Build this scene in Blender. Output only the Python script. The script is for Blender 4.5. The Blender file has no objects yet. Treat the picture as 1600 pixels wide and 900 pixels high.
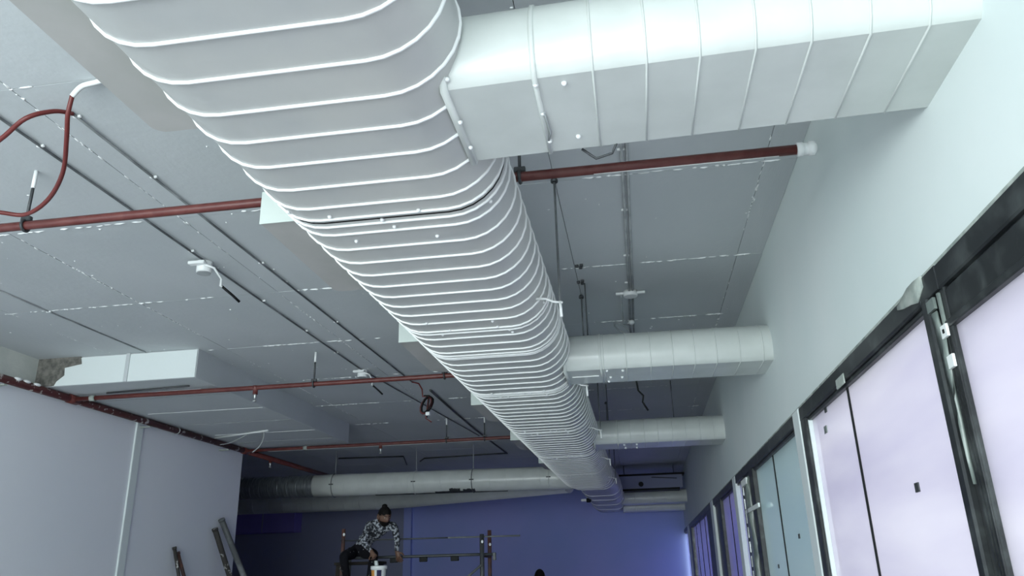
import bpy, bmesh, math, random
from mathutils import Vector, Matrix
random.seed(7)
C = bpy.context.scene.collection
S = bpy.context.scene
V = Vector
PI = math.pi

# ------------------------------------------------------------------ camera
cd = bpy.data.cameras.new('camera'); cam = bpy.data.objects.new('camera', cd); C.objects.link(cam)
cd.sensor_width = 36.0; cd.lens = 36.0 * 1225 / 1600; cd.clip_start = 0.05; cd.clip_end = 100
RX = V((0.98715867, 0.15771825, -0.02535187))       # image right, in world axes
RD = V((-0.07766109, 0.33515128, -0.93895813))      # image down
RF = V((-0.13959412, 0.92886951, 0.34309607))       # forward
M = Matrix(((RX.x, -RD.x, -RF.x, 0), (RX.y, -RD.y, -RF.y, 0), (RX.z, -RD.z, -RF.z, 1.6), (0, 0, 0, 1)))
cam.matrix_world = M
S.camera = cam

# ------------------------------------------------------------------ light
W = bpy.data.worlds.new('world'); S.world = W; W.use_nodes = True
W.node_tree.nodes['Background'].inputs[0].default_value = (0.83, 0.925, 0.97, 1)
W.node_tree.nodes['Background'].inputs[1].default_value = 3.4
def area(name, loc, rot, sx, sy, power, col):
    l = bpy.data.lights.new(name, 'AREA'); l.shape = 'RECTANGLE'; l.size = sx; l.size_y = sy
    l.energy = power; l.color = col
    o = bpy.data.objects.new(name, l); C.objects.link(o); o.location = loc; o.rotation_euler = rot
    return o
# daylight through the big shop-front window behind the camera
area('daylight_shopfront', (-2.85, -3.93, 2.05), (PI/2, 0, 0), 6.2, 3.0, 450, (0.90, 1.0, 0.985))
S.view_settings.view_transform = 'Standard'; S.view_settings.look = 'None'
S.view_settings.gamma = 1.0; S.view_settings.use_curve_mapping = False
S.view_settings.exposure = 0.06

# ------------------------------------------------------------------ materials
def mat(name, col, rough=0.6, metal=0.0, col2=None, nscale=4.0, bump=0.0, bscale=40.0, spec=0.5, coat=0.0, lo=0.35, hi=0.65, stretch=None):
    m = bpy.data.materials.new(name); m.use_nodes = True
    nt = m.node_tree; b = nt.nodes['Principled BSDF']
    b.inputs['Base Color'].default_value = (*col, 1); b.inputs['Roughness'].default_value = rough
    b.inputs['Metallic'].default_value = metal; b.inputs['Specular IOR Level'].default_value = spec
    b.inputs['Coat Weight'].default_value = coat; b.inputs['Coat Roughness'].default_value = 0.05
    tc = nt.nodes.new('ShaderNodeTexCoord'); out = tc.outputs['Object']
    if stretch:
        mp = nt.nodes.new('ShaderNodeMapping'); mp.inputs['Scale'].default_value = stretch
        nt.links.new(out, mp.inputs[0]); out = mp.outputs[0]
    if col2:
        n = nt.nodes.new('ShaderNodeTexNoise'); n.inputs['Scale'].default_value = nscale; n.inputs['Detail'].default_value = 6
        r = nt.nodes.new('ShaderNodeValToRGB')
        r.color_ramp.elements[0].position = lo; r.color_ramp.elements[0].color = (*col, 1)
        r.color_ramp.elements[1].position = hi; r.color_ramp.elements[1].color = (*col2, 1)
        nt.links.new(out, n.inputs['Vector']); nt.links.new(n.outputs['Fac'], r.inputs[0])
        nt.links.new(r.outputs[0], b.inputs['Base Color'])
    if bump:
        n2 = nt.nodes.new('ShaderNodeTexNoise'); n2.inputs['Scale'].default_value = bscale; n2.inputs['Detail'].default_value = 5
        bp = nt.nodes.new('ShaderNodeBump'); bp.inputs['Strength'].default_value = bump; bp.inputs['Distance'].default_value = 0.02
        nt.links.new(out, n2.inputs['Vector']); nt.links.new(n2.outputs['Fac'], bp.inputs['Height'])
        nt.links.new(bp.outputs[0], b.inputs['Normal'])
    return m
MT = dict(
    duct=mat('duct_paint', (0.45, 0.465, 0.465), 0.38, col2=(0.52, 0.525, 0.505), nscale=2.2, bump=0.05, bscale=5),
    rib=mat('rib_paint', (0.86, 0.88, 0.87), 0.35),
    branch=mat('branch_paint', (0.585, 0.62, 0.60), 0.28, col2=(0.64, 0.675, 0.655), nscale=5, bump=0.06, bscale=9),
    outlet=mat('outlet_paint', (0.53, 0.59, 0.56), 0.5, col2=(0.49, 0.55, 0.53), nscale=3),
    outletb=mat('outlet_shade_tone', (0.40, 0.40, 0.385), 0.5, col2=(0.46, 0.45, 0.44), nscale=3),  # darker than the end plate: shade of the undersides put into the colour
    dark=mat('duct_gap_dark', (0.02, 0.02, 0.02), 0.8),
    galv=mat('galvanised_steel', (0.24, 0.27, 0.28), 0.30, 0.8, col2=(0.42, 0.45, 0.46), nscale=7, stretch=(6, 1, 1)),
    ceil=mat('ceiling_paint', (0.52, 0.555, 0.57), 0.75, col2=(0.565, 0.595, 0.61), nscale=1.3, bump=0.12, bscale=25),
    slab=mat('ceiling_slab', (0.48, 0.51, 0.53), 0.9),
    drip=mat('white_plaster_drips', (0.86, 0.88, 0.88), 0.6),
    wallr=mat('mint_white_wall_paint', (0.72, 0.80, 0.79), 0.65, col2=(0.77, 0.83, 0.82), nscale=1.0, bump=0.03, bscale=30),
    walll=mat('lavender_grey_wall_paint', (0.83, 0.86, 0.92), 0.7, col2=(0.86, 0.88, 0.93), nscale=0.8, bump=0.03, bscale=30),
    cream=mat('cream_plaster', (0.60, 0.62, 0.58), 0.8, col2=(0.52, 0.55, 0.52), nscale=4, bump=0.1, bscale=30),
    bead=mat('white_corner_bead', (0.74, 0.80, 0.80), 0.6),
    wallb=mat('violet_lit_wall_tone', (0.29, 0.36, 0.70), 0.7, col2=(0.35, 0.38, 0.75), nscale=0.5),  # bluish violet light of the far end put into the wall colour
    recess=mat('dark_blue_grey', (0.26, 0.28, 0.40), 0.8),  # also stands in for missing light on the back wall's left part
    violet=mat('deep_violet_paint', (0.22, 0.18, 0.50), 0.7),
    floor=mat('concrete_floor', (0.50, 0.50, 0.50), 0.7, col2=(0.57, 0.57, 0.57), nscale=2, bump=0.1, bscale=20),
    broken=mat('broken_plaster', (0.10, 0.10, 0.09), 0.95, col2=(0.22, 0.21, 0.19), nscale=20, bump=0.6, bscale=60),
    redpipe=mat('red_brown_pipe_paint', (0.095, 0.018, 0.016), 0.40, col2=(0.13, 0.035, 0.03), nscale=14, bump=0.05),
    redspeck=mat('red_pipe_plaster_speckled', (0.08, 0.018, 0.018), 0.55, col2=(0.55, 0.50, 0.48), nscale=14, lo=0.60, hi=0.64),
    hose=mat('red_hose', (0.125, 0.018, 0.016), 0.45),
    steel=mat('dark_steel', (0.06, 0.065, 0.07), 0.5, 0.4),
    conduit=mat('dark_conduit', (0.10, 0.11, 0.115), 0.6, col2=(0.30, 0.32, 0.33), nscale=3, lo=0.5, hi=0.75),
    palecond=mat('painted_conduit', (0.40, 0.42, 0.43), 0.6, col2=(0.26, 0.28, 0.29), nscale=5),
    white=mat('white_plastic', (0.80, 0.82, 0.82), 0.4),
    black=mat('black_plastic', (0.008, 0.009, 0.010), 0.6, spec=0.2),
    frame=mat('black_aluminium', (0.020, 0.023, 0.025), 0.38, 0.2, col2=(0.075, 0.085, 0.085), nscale=9, lo=0.48, hi=0.75, stretch=(1, 1, 1)),
    framew=mat('white_aluminium', (0.74, 0.80, 0.80), 0.4),
    scuff=mat('filler_smear', (0.24, 0.28, 0.26), 0.8, col2=(0.48, 0.52, 0.48), nscale=12),
    film=mat('protective_film', (0.10, 0.125, 0.12), 0.3, col2=(0.24, 0.28, 0.26), nscale=8),
    sticker=mat('white_sticker', (0.82, 0.85, 0.84), 0.5),
    rust=mat('rusty_red_tube', (0.11, 0.045, 0.032), 0.6, col2=(0.05, 0.03, 0.03), nscale=18),
    splash=mat('plaster_splashed_tube', (0.035, 0.032, 0.03), 0.7, col2=(0.50, 0.50, 0.48), nscale=16, lo=0.60, hi=0.66),
    alu=mat('aluminium', (0.48, 0.50, 0.50), 0.35, 0.7),
    wood=mat('dirty_plank', (0.022, 0.02, 0.018), 0.9, spec=0.1, col2=(0.035, 0.03, 0.027), nscale=6, stretch=(1, 8, 8)),
    skin=mat('brown_skin', (0.13, 0.068, 0.045), 0.55),
    hair=mat('black_hair', (0.006, 0.005, 0.005), 0.7, spec=0.15, bump=0.4, bscale=80),
    shirt=mat('patterned_grey_shirt', (0.025, 0.027, 0.033), 0.9, spec=0.1, col2=(0.34, 0.36, 0.40), nscale=34, lo=0.47, hi=0.58),
    trouser=mat('paint_spotted_black_trousers', (0.008, 0.008, 0.011), 0.9, spec=0.1, col2=(0.40, 0.41, 0.42), nscale=16, lo=0.68, hi=0.72),
    shoe=mat('dark_shoe', (0.03, 0.028, 0.026), 0.7),
    eye=mat('eye_white', (0.5, 0.48, 0.45), 0.3),
    bucketw=mat('white_bucket', (0.78, 0.80, 0.80), 0.4),
    orange=mat('orange_print', (0.70, 0.32, 0.08), 0.5),
    navy=mat('navy_print', (0.03, 0.03, 0.09), 0.5),
    paint=mat('wet_white_paint', (0.7, 0.75, 0.75), 0.2),
    shirt2=mat('dark_work_shirt', (0.03, 0.032, 0.05), 0.8),
)

def pane_mat(name, col, col2, ior=1.25):
    # film-covered glass: daylight from outside diffuses through it, the surface stays glossy
    m = bpy.data.materials.new(name); m.use_nodes = True; nt = m.node_tree; nt.nodes.clear()
    N = nt.nodes.new; L = nt.links.new
    tc = N('ShaderNodeTexCoord'); mp = N('ShaderNodeMapping'); mp.inputs['Scale'].default_value = (1, 0.5, 3)
    n = N('ShaderNodeTexNoise'); n.inputs['Scale'].default_value = 0.9; n.inputs['Detail'].default_value = 4
    r = N('ShaderNodeValToRGB'); r.color_ramp.elements[0].position = 0.35; r.color_ramp.elements[1].position = 0.65
    r.color_ramp.elements[0].color = (*col, 1); r.color_ramp.elements[1].color = (*col2, 1)
    L(tc.outputs['Object'], mp.inputs[0]); L(mp.outputs[0], n.inputs['Vector']); L(n.outputs['Fac'], r.inputs[0])
    tr = N('ShaderNodeBsdfTranslucent'); df = N('ShaderNodeBsdfDiffuse'); gl = N('ShaderNodeBsdfGlossy'); gl.inputs['Roughness'].default_value = 0.06
    L(r.outputs[0], tr.inputs[0]); L(r.outputs[0], df.inputs[0])
    m1 = N('ShaderNodeMixShader'); m1.inputs[0].default_value = 0.25; L(tr.outputs[0], m1.inputs[1]); L(df.outputs[0], m1.inputs[2])
    fr = N('ShaderNodeFresnel'); fr.inputs[0].default_value = ior
    m2 = N('ShaderNodeMixShader'); L(fr.outputs[0], m2.inputs[0]); L(m1.outputs[0], m2.inputs[1]); L(gl.outputs[0], m2.inputs[2])
    o = N('ShaderNodeOutputMaterial'); L(m2.outputs[0], o.inputs[0]); return m
MT.update(glass1=pane_mat('lavender_film_glass', (0.74, 0.70, 0.79), (0.88, 0.84, 0.89)),
          glass2=pane_mat('teal_lit_film_glass', (0.62, 0.72, 0.74), (0.66, 0.75, 0.76), 1.45),  # teal cast of the light on this bay put into the tint
          glass3=pane_mat('indigo_lit_film_glass', (0.38, 0.37, 0.60), (0.44, 0.41, 0.66)),  # dim violet light of the far bays put into the tint
          glass4=pane_mat('violet_glow_film_glass', (0.50, 0.50, 0.80), (0.52, 0.50, 0.84)))  # violet tint added to throw a violet glow on the far wall
# ------------------------------------------------------------------ mesh builder
class MB:
    def __init__(s): s.v = []; s.f = []; s.sm = []
    def add(s, vs, fs, smooth=False):
        o = len(s.v); s.v += [tuple(p) for p in vs]
        for f in fs: s.f.append([i + o for i in f]); s.sm.append(smooth)
        return s
    def box(s, x0, x1, y0, y1, z0, z1, c=0.0):
        bm = bmesh.new(); bmesh.ops.create_cube(bm, size=1)
        for v in bm.verts:
            v.co = V(((x0+x1)/2 + v.co.x*(x1-x0), (y0+y1)/2 + v.co.y*(y1-y0), (z0+z1)/2 + v.co.z*(z1-z0)))
        if c: bmesh.ops.bevel(bm, geom=bm.edges[:], offset=c, segments=1, affect='EDGES', profile=0.5)
        bm.verts.index_update()
        s.add([v.co.copy() for v in bm.verts], [[v.index for v in f.verts] for f in bm.faces]); bm.free()
        return s
    def tube(s, path, r, n=8, closed=False, caps=True):
        P = [V(p) for p in path]; m = len(P); rr = r if isinstance(r, (list, tuple)) else [r]*m
        vs = []; prev = None
        for i, p in enumerate(P):
            if closed: t = P[(i+1) % m] - P[i-1]
            else: t = P[min(i+1, m-1)] - P[max(i-1, 0)]
            t.normalize()
            if prev is None:
                a = V((0, 0, 1)) if abs(t.z) < 0.9 else V((1, 0, 0))
                u = t.cross(a).normalized()
            else:
                u = (prev - t * prev.dot(t)).normalized()
            prev = u; w = t.cross(u)
            for k in range(n):
                an = 2*PI*k/n; vs.append(p + (u*math.cos(an) + w*math.sin(an))*rr[i])
        fs = []
        for i in range(m if closed else m-1):
            j = (i+1) % m
            for k in range(n):
                l = (k+1) % n; fs.append([i*n+k, j*n+k, j*n+l, i*n+l])
        s.add(vs, fs, True)
        if caps and not closed:
            o = len(s.v) - len(vs)
            s.f.append([o+k for k in range(n)]); s.sm.append(False)
            s.f.append([o+(m-1)*n+k for k in reversed(range(n))]); s.sm.append(False)
        return s
    def loft(s, rings, closed_profile=True, cap0=False, cap1=False, smooth=True):
        n = len(rings[0]); vs = [p for r in rings for p in r]; fs = []
        for i in range(len(rings)-1):
            for k in range(n if closed_profile else n-1):
                l = (k+1) % n; fs.append([i*n+k, i*n+l, (i+1)*n+l, (i+1)*n+k])
        o = len(s.v); s.add(vs, fs, smooth)
        if cap0: s.f.append([o+k for k in reversed(range(n))]); s.sm.append(False)
        if cap1: s.f.append([o+(len(rings)-1)*n+k for k in range(n)]); s.sm.append(False)
        return s
    def lathe(s, prof, c=(0, 0, 0), n=20, axis='z'):
        rings = []
        for r, h in prof:
            ring = []
            for k in range(n):
                a = 2*PI*k/n
                p = V((r*math.cos(a), r*math.sin(a), h))
                if axis == 'y': p = V((p.x, p.z, p.y))
                if axis == 'x': p = V((p.z, p.x, p.y))
                ring.append(V(c) + p)
            rings.append(ring)
        return s.loft(rings, cap0=True, cap1=True)
    def ball(s, c, rx, ry, rz, n=10, m=7):
        rings = []
        for i in range(m+1):
            a = -PI/2 + PI*i/m; cr = max(math.cos(a), 0.02)
            rings.append([V((c[0]+rx*cr*math.cos(2*PI*k/n), c[1]+ry*cr*math.sin(2*PI*k/n), c[2]+rz*math.sin(a))) for k in range(n)])
        return s.loft(rings, cap0=True, cap1=True)
    def mesh(s, name):
        me = bpy.data.meshes.new(name); me.from_pydata(s.v, [], s.f)
        bm = bmesh.new(); bm.from_mesh(me); bmesh.ops.recalc_face_normals(bm, faces=bm.faces[:]); bm.to_mesh(me); bm.free()
        if len(me.polygons) == len(s.sm): me.polygons.foreach_set('use_smooth', s.sm)
        me.update(); return me
    def build(s, name, m, parent=None, loc=None):
        me = s.mesh(name); me.materials.append(MT[m] if isinstance(m, str) else m)
        o = bpy.data.objects.new(name, me); C.objects.link(o)
        if parent: o.parent = parent
        if loc: o.location = loc
        return o

def tag(o, label, cat, group=None, kind=None):
    o['label'] = label; o['category'] = cat
    if group: o['group'] = group
    if kind: o['kind'] = kind
    return o
def thing(name, label, cat, group=None, loc=(0, 0, 0)):
    o = bpy.data.objects.new(name, None); C.objects.link(o); o.location = loc
    return tag(o, label, cat, group)
def struct(o, label=None):
    o['kind'] = 'structure'
    if label: o['label'] = label
    return o
def shared(name, me, parent, loc, rot=None, sc=None):
    o = bpy.data.objects.new(name, me); C.objects.link(o); o.parent = parent; o.location = loc
    if rot: o.rotation_euler = rot
    if sc: o.scale = sc
    return o

# ------------------------------------------------------------------ the shell
ZC = 3.85; XR = 1.07; XL = -6.14; YB = 20.9; YF = -4.0; XLL = -11.2; YE = 11.73; ZH = 2.545
struct(MB().box(XLL, XR+0.14, YF-0.3, YB+0.2, -0.12, 0.0).build('floor', 'floor'), 'bare concrete floor of the hall')
struct(MB().box(XR+0.15, XR+9, YF-3, YB+0.2, -0.12, -0.02).build('floor_outside', 'floor'), 'paved strip outside the glazed partition')
ceil = MB().box(XLL-0.2, XR+0.14, YF-0.3, YB+0.2, ZC+0.02, ZC+0.25).build('ceiling', 'slab')
struct(ceil, 'grey painted panelled ceiling with plaster dripping at the joints')
XJ = [XL-0.02, -5.30, -4.07, -2.83, -1.60, -0.36, 0.88, XR]
YJ = [YF] + [1.325 + 1.475*k for k in range(-3, 14)] + [YB]
YJ = sorted(set(y for y in YJ if YF <= y <= YB))
unit = MB().box(-0.5, 0.5, -0.5, 0.5, -0.5, 0.5).mesh('ceiling_panel'); unit.materials.append(MT['ceil'])
g = 0.0018
for i in range(len(XJ)-1):
    for j in range(len(YJ)-1):
        x0, x1, y0, y1 = XJ[i]+g, XJ[i+1]-g, YJ[j]+g, YJ[j+1]-g
        dz = random.uniform(-0.002, 0.002)
        shared('ceiling_panel', unit, ceil, ((x0+x1)/2, (y0+y1)/2, ZC+0.013+dz), None, (x1-x0, y1-y0, 0.026))
for j in range(len(YJ)-1):
    y0, y1 = YJ[j]+g, YJ[j+1]-g
    if y1 > YE:
        shared('ceiling_panel', unit, ceil, ((XLL+XL-0.02)/2, (max(y0, YE)+y1)/2, ZC+0.013), None, (XL-0.02-XLL-2*g, y1-max(y0, YE), 0.026))
# plaster dripped along the joints
d = MB()
def drip_line(x0, y0, x1, y1, dens, size):
    L = math.hypot(x1-x0, y1-y0); n = int(L*dens)
    for k in range(n):
        t = random.random()
        if math.sin(t*17+x0*3+y0*5) + 0.6*math.sin(t*41+y0) < random.uniform(-0.9, 0.7): continue
        x = x0+(x1-x0)*t + random.gauss(0, 0.004); y = y0+(y1-y0)*t + random.gauss(0, 0.004)
        w = random.uniform(0.3, 1)*size; l = random.uniform(1, 5)*size
        a, b = (l, w) if abs(x1-x0) > abs(y1-y0) else (w, l)
        d.ball((x, y, ZC+0.001), a, b, random.uniform(0.4, 1.0)*size, 6, 3)
for y in (2.80, 4.275, 5.75, 7.225, 8.70, 10.175, 11.65):
    drip_line(XL+0.2 if y < 7 else -4.3, y, XR-0.1, y, 34, 0.010)
for x in (-5.30, -4.07, -2.83, 0.88):
    drip_line(x, 1.4, x, 7.0 if x < -4.1 else 12.0, 26, 0.0075)
for k in range(160):
    d.ball((random.uniform(-5.8, 0.95), random.uniform(1.5, 11), ZC+0.001), random.uniform(0.004, 0.014), random.uniform(0.004, 0.012), 0.006, 6, 3)
dr = d.build('plaster_drips', 'drip', ceil); dr['kind'] = 'stuff'

# right partition: solid band above the glazing
struct(MB().box(XR, XR+0.14, YF, YB, ZH+0.012, ZC+0.03).build('wall_right', 'wallr'), 'mint white painted wall band above the glazed partition')
struct(MB().box(XR+0.02, XR+0.14, YF, YB, 0, 0.12).build('baseboard_right', 'frame'), 'dark kerb under the glazing')
# left wall with its end, corner bead, cream plaster above the pipe
lw = MB().box(XL-0.25, XL, YF, YE, 0, ZC+0.03).build('wall_left', 'walll'); struct(lw, 'lavender grey wall on the left that ends short of the far wall')
MB().box(XL, XL+0.018, YF, 7.15, 3.54, ZC).build('plaster_band', 'cream', lw)
b = MB(); b.box(XL, XL+0.022, 8.93, 9.07, 0, 3.55, 0.006); b.build('corner_bead', 'bead', lw)
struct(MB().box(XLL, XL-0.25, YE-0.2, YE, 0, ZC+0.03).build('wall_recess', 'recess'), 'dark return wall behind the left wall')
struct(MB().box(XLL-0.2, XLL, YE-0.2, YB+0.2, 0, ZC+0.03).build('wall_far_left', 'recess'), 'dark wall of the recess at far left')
wb = MB().box(XLL, XR+0.14, YB, YB+0.2, 0, ZC+0.03).build('wall_back', 'wallb'); struct(wb, 'far end wall with violet blue light put into its colour')
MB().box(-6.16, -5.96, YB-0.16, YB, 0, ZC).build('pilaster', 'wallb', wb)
MB().box(XLL, -6.16, YB-0.03, YB, 0, ZC).build('unlit_wall_part', 'recess', wb)  # same wall, dark sheet added where it gets no light
vb = struct(MB().box(XLL, -9.04, YB-0.5, YB-0.03, 2.80, 3.30, 0.01).build('trim_1', 'violet'), 'deep violet boxed bulkhead high in the far left recess')
MB().box(-9.95, -9.93, YB-0.515, YB-0.5, 2.80, 3.30).build('panel_joint', 'recess', vb)
# wall behind the camera with the shop-front window opening
wf = MB(); wf.box(XL-0.25, -6.0, YF-0.2, YF, 0, ZC+0.03); wf.box(0.30, XR+0.14, YF-0.2, YF, 0, ZC+0.03)
wf.box(-6.0, 0.30, YF-0.2, YF, 3.60, ZC+0.03); wf.box(-6.0, 0.30, YF-0.2, YF, 0, 0.50)
struct(wf.build('wall_front', 'wallr'), 'wall behind the viewer around the shop-front window')
# dropped soffit on the left, with broken plaster at its corner
sf = MB().box(XL, -4.33, 7.15, 11.55, 3.55, ZC+0.01, 0.004).build('trim_2', 'ceil'); struct(sf, 'boxed soffit dropped below the ceiling along the left wall')
MB().box(XL+0.22, -4.335, 7.138, 7.15, 3.553, ZC-0.012).build('daylit_face', 'bead', sf)  # paler sheet: daylight on the soffit's front put into the colour
MB().box(-5.115, -5.075, 7.125, 7.14, 3.55, ZC).build('strip', 'ceil', sf)
bp = MB()
prof = [(XL, 3.56), (XL+0.24, 3.555), (XL+0.26, 3.60), (XL+0.34, 3.66), (XL+0.33, 3.74), (XL+0.52, 3.77), (XL+0.50, ZC), (XL, ZC)]
bp.loft([[V((x, 7.13, z)) for x, z in prof], [V((x, 7.15, z)) for x, z in prof]], cap0=True, cap1=True, smooth=False)
bp.build('broken_plaster', 'broken', sf)
for k, y in enumerate((7.9, 8.7, 9.5, 10.3, 11.0)):
    MB().box(XL+0.3, -4.36, y, y+0.006, 3.546, 3.55).build('joint_ridge', 'drip' if k % 2 else 'palecond', sf)
MB().tube([(-5.55, 7.5, 3.535), (-4.55, 7.42, 3.535)], 0.009, 6).build('rebar_stub', 'steel', sf)

# ------------------------------------------------------------------ glazed partition: bays
def window(n, label): 
    o = bpy.data.objects.new('window_%d' % n, None); C.objects.link(o); o.location = (0, 0, 0)
    o['kind'] = 'structure'; o['label'] = label; return o
def bay(n, label, y0, y1, joints, glass, white_far=True, head=0.085, near_w=0.16, far_w=0.10, px=0.012):
    w = window(n, label)
    MB().box(XR-0.03, XR+0.11, y0, y1, ZH-head, ZH, 0.006).build('head_rail', 'frame', w)
    MB().box(XR-0.012, XR-0.004, y0, y1, ZH, ZH+0.022).build('filler_line', 'scuff', w)
    MB().box(XR-0.012, XR+0.09, y0, y1, ZH-head-0.02, ZH-head, 0.004).build('glazing_bead', 'frame', w)
    MB().box(XR-0.03, XR+0.11, y0, y1, 0.12, 0.20, 0.006).build('bottom_rail', 'frame', w)
    ys = [y0+near_w] + joints + [y1-far_w]
    for a, c in zip(ys[:-1], ys[1:]):
        MB().box(XR+px, XR+px+0.012, a+0.006, c-0.006, 0.18, ZH-head+0.01).build('pane', glass, w)
    for j in joints:
        MB().box(XR+0.004, XR+0.022, j-0.008, j+0.008, 0.18, ZH-head).build('pane_joint', 'black', w)
    return w
w1 = bay(1, 'nearest glazed bay with a pale lavender pane and a doubled black head rail', -3.9, 2.66, [-1.3], 'glass1', near_w=0.05, far_w=0.0, px=-0.008)
MB().box(XR-0.018, XR+0.09, -3.9, 2.68, 2.345, ZH-0.09, 0.006).build('inner_head_rail', 'frame', w1)
MB().box(XR-0.03, XR+0.09, -3.9, 2.68, 2.325, 2.35, 0.004).build('glazing_bead', 'frame', w1)
MB().box(XR-0.03, XR+0.11, 2.66, 2.83, ZH-0.085, ZH, 0.002).build('head_rail', 'frame', w1)
MB().box(XR-0.012, XR-0.004, 2.66, 2.83, ZH, ZH+0.022).build('filler_line', 'scuff', w1)
# the taped double post between the first two bays
MB().box(XR-0.022, XR+0.09, 2.638, 2.715, 0.12, ZH-0.08, 0.005).build('post', 'frame', w1)
for k in range(3):
    MB().box(XR-0.027, XR-0.020, 2.645+0.024*k, 2.656+0.024*k, 0.2, 2.33).build('post_ridge', 'frame', w1)
MB().box(XR-0.010, XR+0.09, 2.71, 2.77, 0.12, ZH-0.085, 0.004).build('post_channel', 'frame', w1)
MB().box(XR-0.035, XR+0.10, 2.768, 2.83, 0.12, ZH-0.075, 0.008).build('post', 'frame', w1)
fl = MB()
rng = [(2.40, 2.700, 2.78), (2.36, 2.695, 2.772), (2.30, 2.672, 2.768), (2.24, 2.676, 2.752), (2.18, 2.69, 2.757), (2.10, 2.708, 2.735), (2.02, 2.712, 2.728), (1.90, 2.715, 2.728), (1.83, 2.718, 2.728)]
fl.loft([[V((XR-0.030-0.004*(i % 2), a+0.008, z)), V((XR-0.036+0.005*(i % 3), (a+c)/2+0.004, z)), V((XR-0.028, c, z)), V((XR-0.010, (a+c)/2+0.004, z))] for i, (z, a, c) in enumerate(rng)], cap0=True, cap1=True)
fl.build('protective_film', 'film', w1)
MB().box(XR-0.040, XR-0.030, 2.70, 2.765, 2.405, 2.445).build('tape', 'film', w1)
MB().box(XR-0.032, XR-0.0235, 2.668, 2.682, 2.34, 2.45).build('tape', 'film', w1)
for z in (2.315, 2.213):
    MB().box(XR-0.038, XR-0.029, 2.648, 2.695, z-0.020, z+0.022).build('sticker', 'sticker', w1)
MB().box(XR-0.041, XR-0.038, 2.664, 2.675, 2.309, 2.322).build('sticker_mark', 'black', w1)
sm = MB(); sm.loft([[V((XR-0.036, y, z0)), V((XR-0.028, y, z0)), V((XR-0.028, y, z1)), V((XR-0.036, y, z1))] for y, z0, z1 in ((2.78, 2.51, 2.55), (2.85, 2.475, 2.556), (2.92, 2.49, 2.556), (3.00, 2.50, 2.54), (3.06, 2.515, 2.53))], cap0=True, cap1=True)
sm.build('filler_smear', 'scuff', w1)
w2 = bay(2, 'glazed bay of two pale lavender panes left of the taped black post', 2.83, 5.17, [4.11], 'glass1', near_w=0.0, far_w=0.13)
MB().box(XR-0.030, XR+0.09, 5.04, 5.17, 0.12, ZH-0.08, 0.006).build('post', 'frame', w2)
MB().box(XR-0.012, XR+0.05, 5.015, 5.035, 0.12, ZH-0.09, 0.003).build('pane_edge_strip', 'framew', w2)
sm = MB().box(XR-0.036, XR-0.028, 3.98, 4.14, 2.44, 2.49, 0.003); sm.build('filler_smear', 'scuff', w2)
for y, z, a, h in ((3.369, 1.88, 0.022, 0.018), (4.63, 2.43, 0.022, 0.015)):
    MB().box(XR+0.006, XR+0.0115, y-a, y+a, z-h, z+h).build('sticker', 'steel', w2)
MB().box(XR+0.006, XR+0.0115, 4.675, 4.735, 2.31, 2.35).build('sticker', 'film', w2)
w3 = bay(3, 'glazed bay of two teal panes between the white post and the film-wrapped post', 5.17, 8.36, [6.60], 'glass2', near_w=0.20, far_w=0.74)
MB().box(XR-0.036, XR+0.10, 5.175, 5.37, 0.12, ZH, 0.005).build('white_post', 'framew', w3)
MB().box(XR-0.03, XR+0.10, 7.62, 7.86, 0.12, ZH-0.08, 0.006).build('post', 'frame', w3)
fl = MB()
fl.loft([[V((XR-0.035-0.012*math.sin(i*2.1), 7.84+0.02*math.sin(i), z)), V((XR-0.045+0.01*math.sin(i*1.3), 8.1, z)), V((XR-0.03, 8.36+0.02*math.cos(i*1.7), z)), V((XR+0.03, 8.1, z))] for i, z in enumerate([0.3, 0.7, 1.1, 1.5, 1.62, 1.74, 1.86, 1.98, 2.10, 2.22, 2.34, 2.43])], cap0=True, cap1=True)
fl.build('protective_film', 'film', w3)
MB().box(XR-0.05, XR-0.034, 7.35, 8.3, 2.10, 2.135).build('tape', 'sticker', w3)
MB().box(XR-0.05, XR-0.034, 7.95, 8.35, 2.36, 2.42).build('tape', 'sticker', w3)
for y, z in ((5.972, 1.80), (7.047, 1.607)):
    MB().box(XR+0.006, XR+0.0115, y-0.025, y+0.025, z-0.016, z+0.016).build('sticker', 'steel', w3)
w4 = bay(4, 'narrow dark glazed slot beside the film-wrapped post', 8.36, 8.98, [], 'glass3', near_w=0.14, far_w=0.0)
MB().box(XR-0.03, XR+0.10, 8.37, 8.50, 0.12, ZH-0.08, 0.006).build('post', 'frame', w4)
for k in range(12): MB().box(XR-0.036, XR-0.031, 8.36, 8.385, 0.8+0.135*k, 0.9+0.135*k).build('tape', 'sticker', w4)
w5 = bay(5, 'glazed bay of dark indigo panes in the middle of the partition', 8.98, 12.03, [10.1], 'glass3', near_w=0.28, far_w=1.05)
MB().box(XR-0.034, XR+0.10, 8.98, 9.25, 0.12, ZH, 0.005).build('white_post', 'framew', w5)
MB().box(XR-0.03, XR+0.10, 10.95, 11.28, 0.12, ZH-0.08, 0.006).build('post', 'frame', w5)
MB().box(XR-0.02, XR+0.06, 11.28, 11.40, 0.12, ZH-0.08, 0.004).build('pane_edge_strip', 'film', w5)
MB().box(XR+0.0, XR+0.08, 11.40, 12.03, 0.12, ZH-0.08, 0.004).build('blank_panel', 'frame', w5)
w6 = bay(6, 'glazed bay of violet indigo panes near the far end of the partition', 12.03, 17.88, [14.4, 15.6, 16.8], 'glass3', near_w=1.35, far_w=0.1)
MB().box(XR-0.034, XR+0.10, 12.03, 12.44, 0.12, ZH, 0.005).build('white_post', 'framew', w6)
MB().box(XR-0.03, XR+0.10, 12.44, 13.36, 0.12, ZH-0.08, 0.006).build('post', 'frame', w6)
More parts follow.
